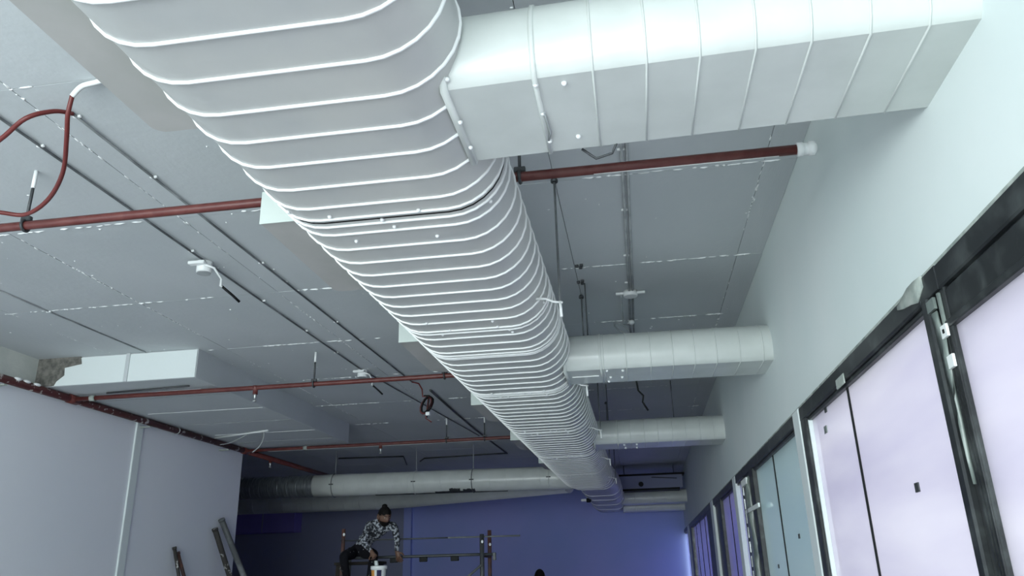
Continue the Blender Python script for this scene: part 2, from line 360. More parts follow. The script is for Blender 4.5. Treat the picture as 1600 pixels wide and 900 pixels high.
w7 = bay(7, 'last glazed bay of the partition against the far wall', 17.88, YB, [], 'glass4', near_w=0.7, far_w=0.1)
MB().box(XR-0.034, XR+0.10, 18.6, 19.3, 0.12, ZH, 0.005).build('white_post', 'framew', w7)
MB().box(XR-0.03, XR+0.10, 17.88, 18.55, 0.12, ZH-0.08, 0.006).build('post', 'frame', w7)

# ------------------------------------------------------------------ main spiral duct
RM = 0.236; ZM = 3.236
def main_prof(y):                                   # centres of the two rounded sides and radius
    if y <= 14.15:
        t = (y - 1.0)/13.0
        return -1.235 + 0.14*min(max(t, 0), 1), -0.680 + 0.01*t, ZM, RM
    t = min((y - 14.15)/0.9, 1.0)
    return -1.095 + t*0.175, -0.67 + t*0.11, ZM - 0.012*t, RM - 0.016*t
def oval(xl, xr, zc, r, n=14):
    P = []
    for k in range(n+1):
        a = -PI/2 + PI*k/n; P.append((xr + r*math.cos(a), zc + r*math.sin(a)))
    for k in range(n+1):
        a = PI/2 + PI*k/n; P.append((xl + r*math.cos(a), zc + r*math.sin(a)))
    return P
def mring(y, off=0.0):
    xl, xr, zc, r = main_prof(y); return [V((x, y, z)) for x, z in oval(xl, xr, zc, r+off)]
md = thing('main_duct', 'long grey-white spiral flat-oval duct with raised white ribs running down the hall', 'duct', None, (0, 0, 0))
joints = [-0.4, 1.12, 2.835, 4.475, 5.05, 6.33, 8.25, 10.2, 12.2, 14.15, 17.3, 20.5]
for a, c in zip(joints[:-1], joints[1:]):
    m_ = MB(); st = max(2, int((c-a)/0.3)); y0, y1 = a+0.006, c-0.006
    m_.loft([mring(y0+(y1-y0)*k/st) for k in range(st+1)], cap0=(a == joints[0]), cap1=(c == joints[-1]))
    m_.build('duct_section', 'duct', md)
for j in joints[1:-1]:
    MB().loft([mring(j-0.04, -0.012), mring(j+0.04, -0.012)]).build('joint_sleeve', 'dark', md)
ribs = []
y = 0.21
while y < 2.78: ribs.append(y); y += 0.1777
ribs = [1.628-0.1777*k for k in range(9, 0, -1)] + [1.628, 1.809, 1.988, 2.163, 2.338, 2.521, 2.69, 2.80, 2.872]
y = 2.955
while y < 14.1: 
    if min(abs(y-j) for j in joints) > 0.03: ribs.append(y)
    y += 0.1655
ribs += [j+s for j in joints[3:9] for s in (-0.025, 0.025)]
ribs += [14.12, 14.3, 14.55, 15.9, 16.9, 18.2, 19.6]
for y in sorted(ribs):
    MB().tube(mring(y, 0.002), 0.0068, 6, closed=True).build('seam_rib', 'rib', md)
screw = MB().lathe([(0.012, -0.004), (0.012, 0.003), (0.008, 0.009), (0.003, 0.012)], n=10).mesh('screw'); screw.materials.append(MT['white'])
def screw_at(par, p, nrm, s=1.0):
    s *= 0.78
    q = V(nrm).to_track_quat('Z', 'Y').to_euler(); shared('screw', screw, par, p, q, (s, s, s))
zb = ZM - RM
for x, y in ((-1.166, 2.774), (-0.794, 2.79), (-0.965, 2.845), (-0.936, 2.922), (-1.144, 3.034), (-0.783, 3.055),
             (-1.155, 4.27), (-1.055, 4.44), (-0.77, 4.32), (-0.76, 4.435), (-0.70, 4.51), (-0.69, 4.56), (-1.119, 4.52)):
    screw_at(md, (x, y, zb-0.002), (0, 0, -1), 0.95)
for y0 in (6.33, 8.25, 10.2, 12.2):
    for x, dy in ((-1.13, -0.09), (-1.08, 0.05), (-1.02, 0.08), (-0.86, -0.06), (-0.80, -0.05), (-0.70, -0.08), (-0.69, 0.06)):
        screw_at(md, (x, y0+dy, zb-0.002), (0, 0, -1), 1.15)
for y0, an in ((2.78, 235), (2.90, 232), (2.80, -48), (2.90, -47), (4.40, -30), (6.2, -40), (6.4, 235)):
    xl, xr, zc, r = main_prof(y0); cx = xr if an < 0 else xl; a = math.radians(an)
    screw_at(md, (cx+r*math.cos(a), y0, zc+r*math.sin(a)), (math.cos(a), 0, math.sin(a)))
# hanger rods with arm and bolt on the right side of the duct
for y, zt in ((4.23, 3.03), (6.40, 3.03), (8.6, 3.03), (11.0, 3.03), (13.4, 3.03)):
    rod = MB().tube([(-0.36, y, ZC+0.01), (-0.36, y, zt)], 0.0075, 6).build('hanger_rod', 'conduit', md)
    MB().lathe([(0.022, ZC-0.03), (0.022, ZC-0.012), (0.012, ZC)], (-0.36, y, 0), 10).build('rod_anchor', 'steel', rod)
    MB().tube([(-0.50, y, zt+0.055), (-0.44, y, zt+0.05), (-0.40, y, zt+0.03), (-0.345, y, zt+0.02)], 0.007, 6).build('hanger_arm', 'white', rod)
    MB().tube([(-0.36, y, zt+0.03), (-0.355, y, zt-0.065)], 0.009, 6).build('hanger_bolt', 'white', rod)
# ------------------------------------------------------------------ branch ducts to the right wall
def crease(y1, y2, zb, r, n=10):
    # flat bottom, bulging sides that meet it at a crease
    zc = zb + r*math.sin(PI/4); P = []
    for k in range(n+1):
        a = -PI/4 + 0.75*PI*k/n; P.append((y2 - r*math.cos(PI/4) + r*math.cos(a), zc + r*math.sin(a)))
    for k in range(n+1):
        a = PI/2 + 0.75*PI*k/n; P.append((y1 + r*math.cos(PI/4) + r*math.cos(a), zc + r*math.sin(a)))
    return P
def branch(label, y1, y2, zc, r, x0, x1, skew, seams, mt='branch', rods=()):
    t = thing('branch_duct', label, 'duct', 'branch ducts into the right wall')
    def ring(x, off=0.0):
        dy = skew*(x-x0)/(x1-x0)
        P = crease(y1+dy-off, y2+dy+off, zc-0.15-off, r+off)
        return [V((x, a, b)) for a, b in P]
    st = 10
    bd = MB(); R_ = [ring(x0+(x1-x0)*k/st) for k in range(st+1)]; nn = len(R_[0])
    bd.loft(R_)
    for q_ in range(len(bd.f)):
        if q_ % nn == nn-1: bd.sm[q_] = False
    bd.build('duct_body', mt, t)
    for x in seams:
        MB().tube(ring(x, 0.0005), 0.0042, 5, closed=True).build('seam_rib', mt, t)
    jx = seams[0]
    MB().loft([ring(jx-0.012, 0.0), ring(jx-0.01, 0.006), ring(jx+0.004, 0.006), ring(jx+0.006, 0)]).build('joint_band', mt, t)
    MB().loft([ring(x0-0.01, 0.0), ring(x0-0.01, 0.012), ring(x0+0.012, 0.012), ring(x0+0.014, 0)]).build('saddle_collar', mt, t)
    MB().loft([ring(x1-0.012, 0.0), ring(x1-0.012, 0.010), ring(x1, 0.010), ring(x1, 0)]).build('wall_collar', mt, t)
    return t, ring
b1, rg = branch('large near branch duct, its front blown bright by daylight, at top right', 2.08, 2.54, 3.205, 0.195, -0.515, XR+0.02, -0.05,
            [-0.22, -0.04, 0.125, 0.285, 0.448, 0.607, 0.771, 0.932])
for x, y in ((-0.217, 2.45), (-0.114, 2.44), (-0.22, 2.267), (-0.223, 2.10), (-0.133, 2.11)):
    screw_at(b1, (x, y, 3.053), (0, 0, -1), 1.0)
for an in (150, 185, 215):
    a = math.radians(an); screw_at(b1, (-0.497, 2.218+0.208*math.cos(a), 3.193+0.208*math.sin(a)), (0, math.cos(a), math.sin(a)), 0.9)
for y in (2.25, 2.42): screw_at(b1, (-0.500, y, 3.042), (0, 0, -1), 0.9)
MB().tube([(-0.22, 2.44, 3.050), (-0.205, 2.38, 3.046), (-0.215, 2.26, 3.049)], 0.004, 5).build('tie_wire', 'palecond', b1)
MB().tube([(-0.11, 2.56, 3.07), (-0.06, 2.58, 3.035), (0.0, 2.56, 3.04), (0.02, 2.52, 3.06)], 0.005, 6).build('loose_wire', 'steel', b1)
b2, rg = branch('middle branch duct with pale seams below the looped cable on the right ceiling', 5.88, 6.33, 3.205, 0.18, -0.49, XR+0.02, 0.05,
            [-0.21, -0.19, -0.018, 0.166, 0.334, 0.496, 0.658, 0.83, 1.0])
for x, y in ((-0.17, 5.93), (-0.05, 5.95), (-0.15, 6.15), (-0.06, 6.17), (-0.17, 6.29)):
    screw_at(b2, (x, y, 3.053), (0, 0, -1), 1.2)
MB().box(-0.45, -0.24, 6.08, 6.09, 3.05, 3.056).build('seam_strip', 'rib', b2)
for x in (-0.31,):
    MB().tube([(x, 6.12, ZC+0.01), (x, 6.12, 3.35)], 0.006, 6).build('hanger_rod', 'conduit', b2)
MB().tube([(0.05, 6.42, 3.08), (0.06, 6.55, 3.02), (0.10, 6.58, 2.98), (0.09, 6.6, 2.93), (0.13, 6.62, 2.86)], 0.008, 6).build('loose_cable', 'black', b2)
b3, rg = branch('third branch duct from the viewer, dimly lit, entering the right wall', 9.65, 10.10, 3.205, 0.18, -0.49, XR+0.02, 0.04,
            [-0.2, -0.05, 0.12, 0.28, 0.45, 0.61, 0.78, 0.94])
for x, y in ((-0.13, 9.75), (0.02, 9.76), (-0.12, 10.02), (0.02, 10.03)):
    screw_at(b3, (x, y, 3.053), (0, 0, -1), 1.5)
for x in (-0.31, 0.5): MB().tube([(x, 9.9, ZC+0.01), (x, 9.9, 3.35)], 0.006, 6).build('hanger_rod', 'conduit', b3)
branch('far small branch duct just under the ceiling grille box', 18.8, 19.2, 3.20, 0.18, -0.4, XR+0.02, 0.0, [-0.1, 0.3, 0.7])
branch('lowest and farthest branch duct close to the far wall', 20.0, 20.35, 3.11, 0.16, -0.4, XR+0.02, 0.0, [-0.1, 0.3, 0.7])

# ------------------------------------------------------------------ outlet boxes on the left flank of the main duct
ordn = ['pale outlet box on the duct flank, cut by the top left edge of the picture', 'pale outlet box on the duct flank where the first red pipe meets the duct',
        'pale outlet box on the duct flank between first and second red pipes', 'pale outlet box on the duct flank just past the second red pipe',
        'small pale outlet box on the duct flank at the third red pipe', 'farthest tiny outlet box, above the white cross duct']
for (y0, y1, x), lab in zip(((0.75, 2.30, -1.66), (3.12, 4.08, -1.65), (5.18, 6.10, -1.60), (7.46, 8.42, -1.555), (9.70, 10.6, -1.525), (11.97, 12.8, -1.46)), ordn):
    t = thing('outlet_box', lab, 'duct outlet', 'outlet boxes on the left side of the main duct')
    xr = x + 0.30; r = 0.05 if y0 < 5 else 0.13
    P = [(xr, y0), (x, y0)] + [(x + r - r*math.cos(PI/2*k/6), y1 - r + r*math.sin(PI/2*k/6)) for k in range(7)] + [(xr, y1)]
    MB().loft([[V((a, b, 3.17)) for a, b in P], [V((a, b, 3.33)) for a, b in P]], cap0=True, cap1=True, smooth=False).build('box_body', 'outletb', t)
    MB().box(x-0.004, xr, y0-0.006, y0, 3.166, 3.334, 0.002).build('end_plate', 'outlet', t)  # daylit front end, coloured lighter than the shaded body

# ------------------------------------------------------------------ cross ducts at the far end on the left
t = thing('cross_duct', 'round white cross duct with a bare galvanised left end at the far left', 'duct')
def cyl_rings(x0, x1, r, y, z0, z1, X0=-8.6, X1=-1.2, n=28, st=8):
    out = []
    for k in range(st+1):
        x = x0+(x1-x0)*k/st; zz = z0+(z1-z0)*(x-X0)/(X1-X0)
        out.append([V((x, y+r*math.cos(2*PI*i/n), zz+r*math.sin(2*PI*i/n))) for i in range(n)])
    return out
MB().loft(cyl_rings(-8.6, -5.93, 0.197, 14.2, 3.26, 3.19)).build('galvanised_section', 'galv', t)
MB().loft(cyl_rings(-5.93, -1.15, 0.203, 14.2, 3.26, 3.19), cap0=True).build('painted_section', 'branch', t)
for k in range(14):
    x = -8.4 + 0.18*k
    MB().tube(cyl_rings(x, x+0.01, 0.199, 14.2, 3.26, 3.19, st=1)[0], 0.006, 5, closed=True).build('seam_rib', 'galv', t)
for k in range(15):
    x = -5.6 + 0.30*k
    MB().tube(cyl_rings(x, x+0.01, 0.203, 14.2, 3.26, 3.19, st=1)[0], 0.003, 5, closed=True).build('seam_rib', 'branch', t)
bp = MB()
random.seed(3)
for x0, x1, a0, a1 in ((-4.75, -3.6, 253, 285), (-3.62, -2.9, 240, 285), (-3.35, -3.15, 222, 275), (-3.1, -2.88, 228, 275), (-2.9, -2.3, 252, 285)):
    n = 10; rings = []
    for k in range(n+1):
        x = x0+(x1-x0)*k/n; zz = 3.26-0.07*(x+8.6)/7.4; e = random.uniform(-3, 3)
        rings.append([V((x, 14.2-0.2055*math.sin(math.radians(a))*0 + 0.2055*math.cos(math.radians(a)), zz+0.2055*math.sin(math.radians(a)))) for a in [a0+e+(a1-a0-e)*i/5 for i in range(6)]])
    bp.loft(rings, closed_profile=False)
bp.build('unpainted_patch', 'steel', t)
for x in (-5.55, -4.0, -2.93, -1.55):
    zz = 3.26-0.07*(x+8.6)/7.4
    rod = MB().tube([(x, 14.2, ZC+0.01), (x, 14.2, zz+0.2)], 0.008, 6).build('hanger_rod', 'palecond', t)
    MB().tube([(x, 14.2+0.209*math.cos(a), zz+0.209*math.sin(a)) for a in [2*PI*i/24 for i in range(24)]], 0.008, 5, closed=True).build('hanger_strap', 'conduit' if x < -5 or -3 < x < -2 else 'branch', rod)
    MB().box(x-0.04, x+0.04, 13.985, 14.0, zz-0.01, zz+0.01).build('strap_buckle', 'steel', rod)
t = thing('rear_cross_duct', 'dim grey duct below and behind the white cross duct', 'duct')
path = [(-10.2, 17.5, 3.255), (-5.8, 17.6, 3.25), (-5.0, 17.35, 3.25), (-1.3, 15.2, 3.22)]
MB().tube(path, 0.205, 24).build('duct_body', 'branch', t)
for k in range(12):
    x = -9.8 + 0.36*k
    MB().tube([(x, 17.52+0.206*math.cos(a), 3.255+0.206*math.sin(a)) for a in [2*PI*i/20 for i in range(20)]], 0.004, 5, closed=True).build('seam_rib', 'branch', t)

# grille box under the far ceiling
t = thing('grille_box', 'long pale grille box with dark top and bottom slots under the far right ceiling', 'vent')
MB().box(-0.44, 0.97, 18.1, 18.45, 3.31, 3.60, 0.006).build('box_body', 'recess', t)
MB().box(-0.46, 1.02, 18.08, 18.47, 3.595, 3.635).build('top_slot', 'black', t)
MB().box(-0.46, 0.90, 18.08, 18.47, 3.275, 3.315).build('bottom_slot', 'black', t)
MB().lathe([(0.055, -0.01), (0.055, 0.0), (0.035, 0.012)], (0.06, 18.095, 3.41), 12, 'y').build('knob', 'black', t)
MB().tube([(0.3, 18.09, 3.55), (0.85, 18.09, 3.51)], 0.008, 5).build('wire', 'steel', t)
for x in (-0.3, 0.8): MB().tube([(x, 18.28, ZC+0.01), (x, 18.28, 3.6)], 0.008, 5).build('hanger_rod', 'steel', t)

# ------------------------------------------------------------------ red sprinkler pipes
ZP = 3.505
def head(par, x, y):
    h = MB().lathe([(0.026, ZP-0.07), (0.026, ZP-0.02), (0.034, ZP-0.01), (0.034, ZP+0.02)], (x, y, 0), 12).build('tee', 'redpipe', par)
    MB().lathe([(0.008, ZP-0.15), (0.022, ZP-0.145), (0.022, ZP-0.138), (0.009, ZP-0.13), (0.012, ZP-0.10), (0.017, ZP-0.085), (0.017, ZP-0.06)], (x, y, 0), 10).build('sprinkler_head', 'alu', h)
def rod(par, x, y, ztop=ZC):
    r_ = MB().tube([(x, y, ztop+0.01), (x, y, ZP+0.02)], 0.009, 6).build('hanger_rod', 'steel', par)
    MB().tube([(x, y, ztop+0.005), (x, y, ztop-0.11)], 0.012, 6).build('painted_tip', 'white', r_)
    MB().tube([(x+0.0, y+0.032*math.cos(a), ZP+0.032*math.sin(a)) for a in [2*PI*i/16 for i in range(16)]], 0.009, 5, closed=True).build('pipe_clamp', 'steel', r_)
    MB().box(x-0.03, x+0.03, y-0.014, y+0.014, ZP+0.025, ZP+0.055, 0.004).build('clamp_nut', 'steel', r_)
def pipe(label, y, x0, x1, r, rods, heads, couplings, mt='redpipe'):
    t = thing('sprinkler_pipe', label, 'pipe', 'red sprinkler pipes across the hall')
    MB().tube([(x0+(x1-x0)*k/8, y, ZP) for k in range(9)], r, 12).build('pipe_run', mt, t)
    for x in rods: rod(t, x, y, 3.55 if (x < -4.33 and y > 7.15) else ZC)
    for x in heads: head(t, x, y)
    for x in couplings: MB().tube([(x-0.03, y, ZP), (x+0.03, y, ZP)], r+0.008, 12).build('coupling', 'scuff', t)
    return t
p1 = pipe('nearest red-brown pipe crossing under the ceiling, white plastered end by the right wall', 3.535, -5.97, 0.905, 0.025, [-3.28, -0.475], [], [])
MB().lathe([(0.034, 0), (0.034, 0.03), (0.030, 0.032), (0.030, 0.055), (0.036, 0.057), (0.036, 0.085), (0.02, 0.095)], (0.885, 3.535, ZP), 12, 'x').build('end_cap', 'drip', p1)
MB().tube([(-5.5, 3.535, ZP-0.027), (-3.6, 3.535, ZP-0.027)], 0.004, 5).build('paint_line', 'drip', p1)
MB().tube([(-0.1, 3.535, ZP-0.0255), (0.8, 3.535, ZP-0.0255)], 0.003, 5).build('paint_line', 'drip', p1)
p2 = pipe('second red pipe, crossing below the boxed soffit with a hanging sprinkler head', 7.56, -5.97, 0.9, 0.025, [-3.24, -1.85], [-3.88], [-5.75], 'redpipe')
MB().tube([(-5.1, 7.56, ZP+0.022), (-4.5, 7.56, ZP+0.022)], 0.007, 5).build('plaster_streak', 'drip', p2)
p3 = pipe('third red pipe, farthest, running past the end of the soffit to the duct', 11.5, -5.97, 0.9, 0.025, [-2.78, -2.2], [-3.80], [-5.0], 'redpipe')
MB().tube([(-5.6, 11.5, ZP-0.026), (-2.0, 11.5, ZP-0.026)], 0.006, 5).build('paint_line', 'palecond', p3)
t = thing('sprinkler_main_pipe', 'thick plaster-spattered red pipe running along the top of the left wall', 'pipe')
MB().tube([(-5.99, YF+0.05, ZP), (-5.99, 4, ZP), (-5.99, 8, ZP), (-5.99, 11.6, ZP)], 0.040, 14).build('pipe_run', 'redspeck', t)
MB().tube([(-5.99, 11.6, ZP), (-5.99, 16.5, ZP)], 0.040, 14).build('pipe_run', 'redpipe', t)
for y in (3.535, 7.56, 11.5): MB().tube([(-5.99, y-0.07, ZP), (-5.99, y+0.07, ZP)], 0.050, 14).build('coupling', 'redpipe', t)
for y in (1.5, 6.6, 9.0, 11.0):
    MB().box(XL, -5.98, y-0.02, y+0.02, ZP-0.06, ZP-0.045, 0.003).build('wall_bracket', 'scuff', t)
for y in (6.72, 6.84, 6.98):
    MB().ball((-5.965, y, ZP+0.03), 0.03, 0.05, 0.018, 8, 5).build('plaster_lump', 'drip', t)
head(t, -5.99, 12.4)
MB().tube([(-5.99+0.044*math.cos(a), 9.6, ZP+0.044*math.sin(a)) for a in [2*PI*i/16 for i in range(16)]], 0.006, 5, closed=True).build('tie_wire', 'palecond', t)

# ------------------------------------------------------------------ conduits, cables and boxes on the ceiling
clip = MB().box(-0.022, 0.022, -0.008, 0.008, -0.004, 0.010, 0.003).mesh('conduit_clip'); clip.materials.append(MT['white'])
def conduit(label, path, r, m, clips):
    t = thing('conduit', label, 'conduit'); MB().tube(path, r, 8).build('conduit_run', m, t)
    for x, y in clips: shared('conduit_clip', clip, t, (x, y, ZC-0.012))
    return t
conduit('dark conduit on the left ceiling that carries the round junction box', [(-3.06, -1, ZC-0.012), (-3.05, 3, ZC-0.012), (-3.04, 6, ZC-0.012), (-3.02, 8.3, ZC-0.012), (-2.62, 13.2, ZC-0.012)], 0.0075, 'conduit',
        [(-3.05, 3.28), (-3.04, 4.15), (-3.04, 4.78), (-3.03, 5.9), (-3.03, 6.8), (-3.03, 7.6)])
conduit('dark conduit between round junction box and duct, starting at the red hose', [(-2.67, 3.03, ZC-0.012), (-2.66, 5, ZC-0.012), (-2.63, 9.1, ZC-0.012)], 0.0075, 'conduit',
        [(-2.67, 3.06), (-2.665, 3.72), (-2.66, 5.1), (-2.65, 6.6)])
conduit('crooked dark conduit beyond the coiled red cable on the ceiling', [(-2.53, 9.57, ZC-0.014), (-2.55, 11, ZC-0.014), (-2.56, 12.6, ZC-0.014), (-2.5, 15.4, ZC-0.014)], 0.014, 'steel', [])
conduit('thin dark conduit stub on the far ceiling above the cross duct', [(-2.5, 15.35, ZC-0.014), (-4.2, 15.5, ZC-0.014), (-4.4, 15.9, ZC-0.014)], 0.014, 'steel', [])
conduit('dark angled conduit on the far left ceiling above the cross duct', [(-5.8, 14.95, ZC-0.014), (-4.52, 15.1, ZC-0.014), (-4.8, 16.3, ZC-0.014)], 0.014, 'steel', [])
conduit('faint painted conduit near the soffit on the left ceiling', [(-4.95, 4.4, ZC-0.008), (-4.93, 5.75, ZC-0.008), (-4.9, 7.12, ZC-0.008)], 0.007, 'palecond', [(-4.93, 5.75)])
c = conduit('pair of pale conduits on the right ceiling with a looped cable end', [(0.055, 2.6, ZC-0.012), (0.05, 6.3, ZC-0.012), (0.04, 7.9, ZC-0.012)], 0.009, 'palecond', [(0.05, 3.95), (0.05, 4.75), (0.045, 5.55), (0.04, 6.15), (0.04, 7.3)])
MB().tube([(0.085, 2.6, ZC-0.012), (0.08, 6.3, ZC-0.012), (0.075, 7.9, ZC-0.012)], 0.009, 8).build('conduit_run', 'palecond', c)
jb = thing('ceiling_rose', 'white junction box with spread ears on the right pale conduits', 'junction box')
MB().lathe([(0.055, -0.05), (0.06, -0.045), (0.06, 0.0)], (0.06, 6.40, ZC), 14).build('box_body', 'white', jb)
for s in (-1, 1): MB().box(0.06+s*0.09-0.035, 0.06+s*0.09+0.035, 6.385, 6.415, ZC-0.028, ZC-0.006, 0.004).build('ear', 'white', jb)
lp = thing('looped_cable', 'small looped cable hanging from the right ceiling above the middle branch duct', 'cable')
pts = [(-0.02, 6.42, ZC-0.03), (-0.025, 6.75, ZC-0.05), (-0.02, 7.05, ZC-0.07)] + [(-0.01+0.065*math.sin(a)-0.03, 7.15-0.13*math.cos(a), ZC-0.10-0.04*math.sin(a)) for a in [2*PI*i/14 for i in range(15)]] + [(0.04, 7.25, ZC-0.04)]
MB().tube(pts, 0.008, 6).build('cable_run', 'palecond', lp)
MB().ball((0.055, 7.2, ZC-0.03), 0.03, 0.04, 0.025).build('cable_knot', 'white', lp)
MB().tube([(0.02, 3.4, ZC-0.01), (0.04, 3.55, ZC-0.06), (0.10, 3.62, ZC-0.10), (0.17, 3.66, ZC-0.10)], 0.007, 6).build('wire_tail', 'steel', lp)
# exposed anchors on the ceiling, right of the main duct
for x, y, lab in ((-0.32, 5.70, 'small rusty ceiling anchor right of the duct, nearer one of the two'), (-0.335, 6.06, 'small rusty ceiling anchor right of the duct, farther one of the two')):
    t = thing('ceiling_anchor', lab, 'anchor', 'anchors in the right ceiling')
    for k in range(3):
        a = k*2.1 + x*9
        MB().box(x+0.022*math.cos(a)-0.013, x+0.022*math.cos(a)+0.013, y+0.03*math.sin(a)-0.012, y+0.03*math.sin(a)+0.012, ZC-0.02, ZC+0.002, 0.004).build('anchor_bolt', 'steel', t)
# round junction box with a dangling wire
def jbox(label, x, y):
    t = thing('junction_box', label, 'junction box')
    MB().lathe([(0.05, -0.085), (0.056, -0.08), (0.056, -0.01), (0.06, 0)], (x, y, ZC), 18).build('box_body', 'white', t)
    MB().lathe([(0.050, -0.092), (0.050, -0.085)], (x, y, ZC), 18).build('cover_disc', 'palecond', t)
    MB().box(x-0.08, x+0.05, y-0.10, y-0.05, ZC-0.045, ZC-0.02, 0.005).build('saddle', 'white', t)
    MB().tube([(x+0.03, y-0.06, ZC-0.04), (x+0.09, y-0.02, ZC-0.06), (x+0.10, y+0.08, ZC-0.11), (x+0.075, y+0.12, ZC-0.15), (x+0.085, y+0.13, ZC-0.155)], 0.009, 6).build('wire', 'white', t)
    MB().tube([(x+0.08, y+0.13, ZC-0.15), (x+0.13, y+0.22, ZC-0.20), (x+0.16, y+0.27, ZC-0.235)], 0.010, 6).build('black_wire_end', 'black', t)
    return t
jbox('round white junction box with a dangling black wire end on the left ceiling', -3.07, 5.02)
jbox('smaller looking white junction box farther back, past the second red pipe hanger', -3.03, 8.42)
# hanging coil of dark red cable
t = thing('cable_coil', 'hanging coil of dark red and black cable below the ceiling by the second red pipe', 'cable')
cx, cy, cz = -2.44, 9.0, 3.53
pts = [(-2.62, 9.05, ZC-0.02), (-2.53, 9.03, ZC-0.05), (-2.48, 9.0, ZC-0.13), (-2.47, 9.0, cz+0.10)]
for k in range(26):
    a = PI/2 + 2*PI*k/12.0; u, w = 0.055*math.cos(a)*(1+0.12*(k//12)), 0.105*math.sin(a)
    pts.append((cx+0.8*u+0.45*w, cy+0.004*k, cz-0.35*u+0.9*w))
pts += [(cx-0.02, cy+0.12, cz-0.14), (cx+0.05, cy+0.12, cz-0.19)]
MB().tube(pts, 0.009, 6).build('cable_run', 'hose', t)
MB().tube([(p[0]+0.014, p[1]-0.01, p[2]+0.008) for p in pts[3:-1]], 0.008, 6).build('cable_run', 'black', t)
MB().box(cx+0.01, cx+0.06, cy-0.02, cy+0.03, cz-0.13, cz-0.09, 0.005).build('connector', 'drip', t)
# red hose loop at upper left
def smooth(P, n=6):
    P = [V(p) for p in P]; out = []
    for i in range(len(P)-1):
        p0, p1, p2, p3 = P[max(i-1, 0)], P[i], P[i+1], P[min(i+2, len(P)-1)]
        for k in range(n):
            t = k/n
            out.append(0.5*((2*p1)+(p2-p0)*t+(2*p0-5*p1+4*p2-p3)*t*t+(3*p1-p0-3*p2+p3)*t**3))
    return out + [P[-1]]
t = thing('red_hose', 'looping red flexible hose hanging from the upper left ceiling', 'hose')
hp = smooth([(-2.67, 3.03, 3.838), (-2.70, 2.94, 3.80), (-2.774, 2.862, 3.72), (-2.935, 2.908, 3.65), (-3.18, 2.96, 3.56), (-3.36, 3.10, 3.50), (-3.38, 3.27, 3.485), (-3.279, 3.35, 3.50), (-3.166, 3.399, 3.50),
             (-2.96, 3.302, 3.52), (-2.744, 3.121, 3.56), (-2.601, 2.941, 3.64), (-2.537, 2.849, 3.70), (-2.503, 2.815, 3.78)])
MB().tube(hp, 0.0115, 8).build('hose_run', 'hose', t)
MB().tube(smooth([(-2.503, 2.815, 3.78), (-2.453, 2.805, 3.82), (-2.379, 2.81, 3.838), (-2.34, 2.81, 3.85)]), 0.013, 8).build('painted_end', 'white', t)
# white conduit stub with dangling wires at the soffit
t = thing('dangling_cable', 'pale straight stub with two dangling wires below the soffit end', 'cable')
MB().tube([(-5.93, 10.47, 3.54), (-4.96, 10.12, 3.54)], 0.013, 6).build('stub', 'white', t)
MB().tube(smooth([(-5.3, 10.25, 3.54), (-5.42, 10.25, 3.48), (-5.6, 10.3, 3.43), (-5.8, 10.4, 3.43)]), 0.007, 6).build('wire', 'palecond', t)
MB().tube(smooth([(-5.03, 10.15, 3.54), (-5.02, 10.12, 3.42), (-5.06, 10.1, 3.32), (-5.15, 10.1, 3.25)]), 0.009, 6).build('wire', 'palecond', t)
# small fixture under the far end of the duct
t = thing('duct_spotlight', 'small white and black fixture below the far end of the main duct', 'fixture')
MB().box(-1.20, -1.09, 16.8, 16.9, 2.985, 3.035, 0.008).build('housing', 'white', t)
MB().lathe([(0.03, 0), (0.045, 0.01), (0.045, 0.08), (0.02, 0.10)], (-1.09, 16.85, 3.005), 12, 'x').build('lens_barrel', 'black', t)
MB().box(-1.06, -0.98, 16.83, 16.87, 3.03, 3.07).build('bracket', 'steel', t)

# ------------------------------------------------------------------ tubes leaning on the left wall
def lean(label, p0, p1, r, m):
    t = thing('leaning_pole', label, 'pole', 'scaffold poles leaning on the left wall')
    n = 8; P = [V(p0).lerp(V(p1), k/n) for k in range(n+1)]
    MB().tube(P, r, 12).build('tube', m, t)
    MB().tube([P[-1] + (P[-1]-P[-2]).normalized()*-0.03, P[-1] + (P[-1]-P[-2]).normalized()*0.004], r+0.006, 12).build('end_ring', m, t)
lean('thin plaster-tipped dark pole, leftmost of those leaning on the left wall', (-5.65, 10.35, 0.0), (-6.095, 10.03, 2.05), 0.022, 'splash')
lean('thin rusty pole, second from the left of those leaning on the left wall', (-5.62, 10.75, 0.0), (-6.095, 10.12, 1.99), 0.024, 'rust')
lean('dark plaster-splashed pole, second from the right of those leaning on the wall', (-5.55, 12.0, 0.0), (-6.085, 11.0, 2.33), 0.038, 'splash')
lean('tallest grey pole leaning on the left wall beside its end', (-5.45, 12.55, 0.0), (-6.09, 11.17, 2.47), 0.042, 'conduit')

# ------------------------------------------------------------------ scaffold
sc = thing('scaffold', 'rusty tube scaffold tower with plank deck below the cross duct', 'scaffold')
def sbar(name, a, b, r, m): return MB().tube([V(a).lerp(V(b), k/4) for k in range(5)], r, 10).build(name, m, sc)
sbar('post', (-3.76, 10.0, 0.0), (-3.76, 10.0, 2.20), 0.024, 'rust')
sbar('post', (-3.92, 10.7, 0.0), (-3.92, 10.7, 2.0), 0.024, 'steel')
sbar('post', (-1.965, 10.0, 0.0), (-1.965, 10.0, 2.08), 0.028, 'steel')
sbar('post', (-2.0, 10.7, 0.0), (-2.0, 10.7, 2.16), 0.026, 'rust')
sbar('ledger', (-3.80, 10.05, 1.845), (-1.80, 10.05, 1.842), 0.018, 'steel')
MB().box(-1.84, -1.80, 10.03, 10.07, 1.77, 1.86, 0.004).build('ledger_hook', 'steel', sc)
for x in (-3.10, -2.72, -2.32): MB().box(x-0.05, x+0.05, 10.03, 10.07, 1.775, 1.835, 0.006).build('coupler_block', 'black', sc)
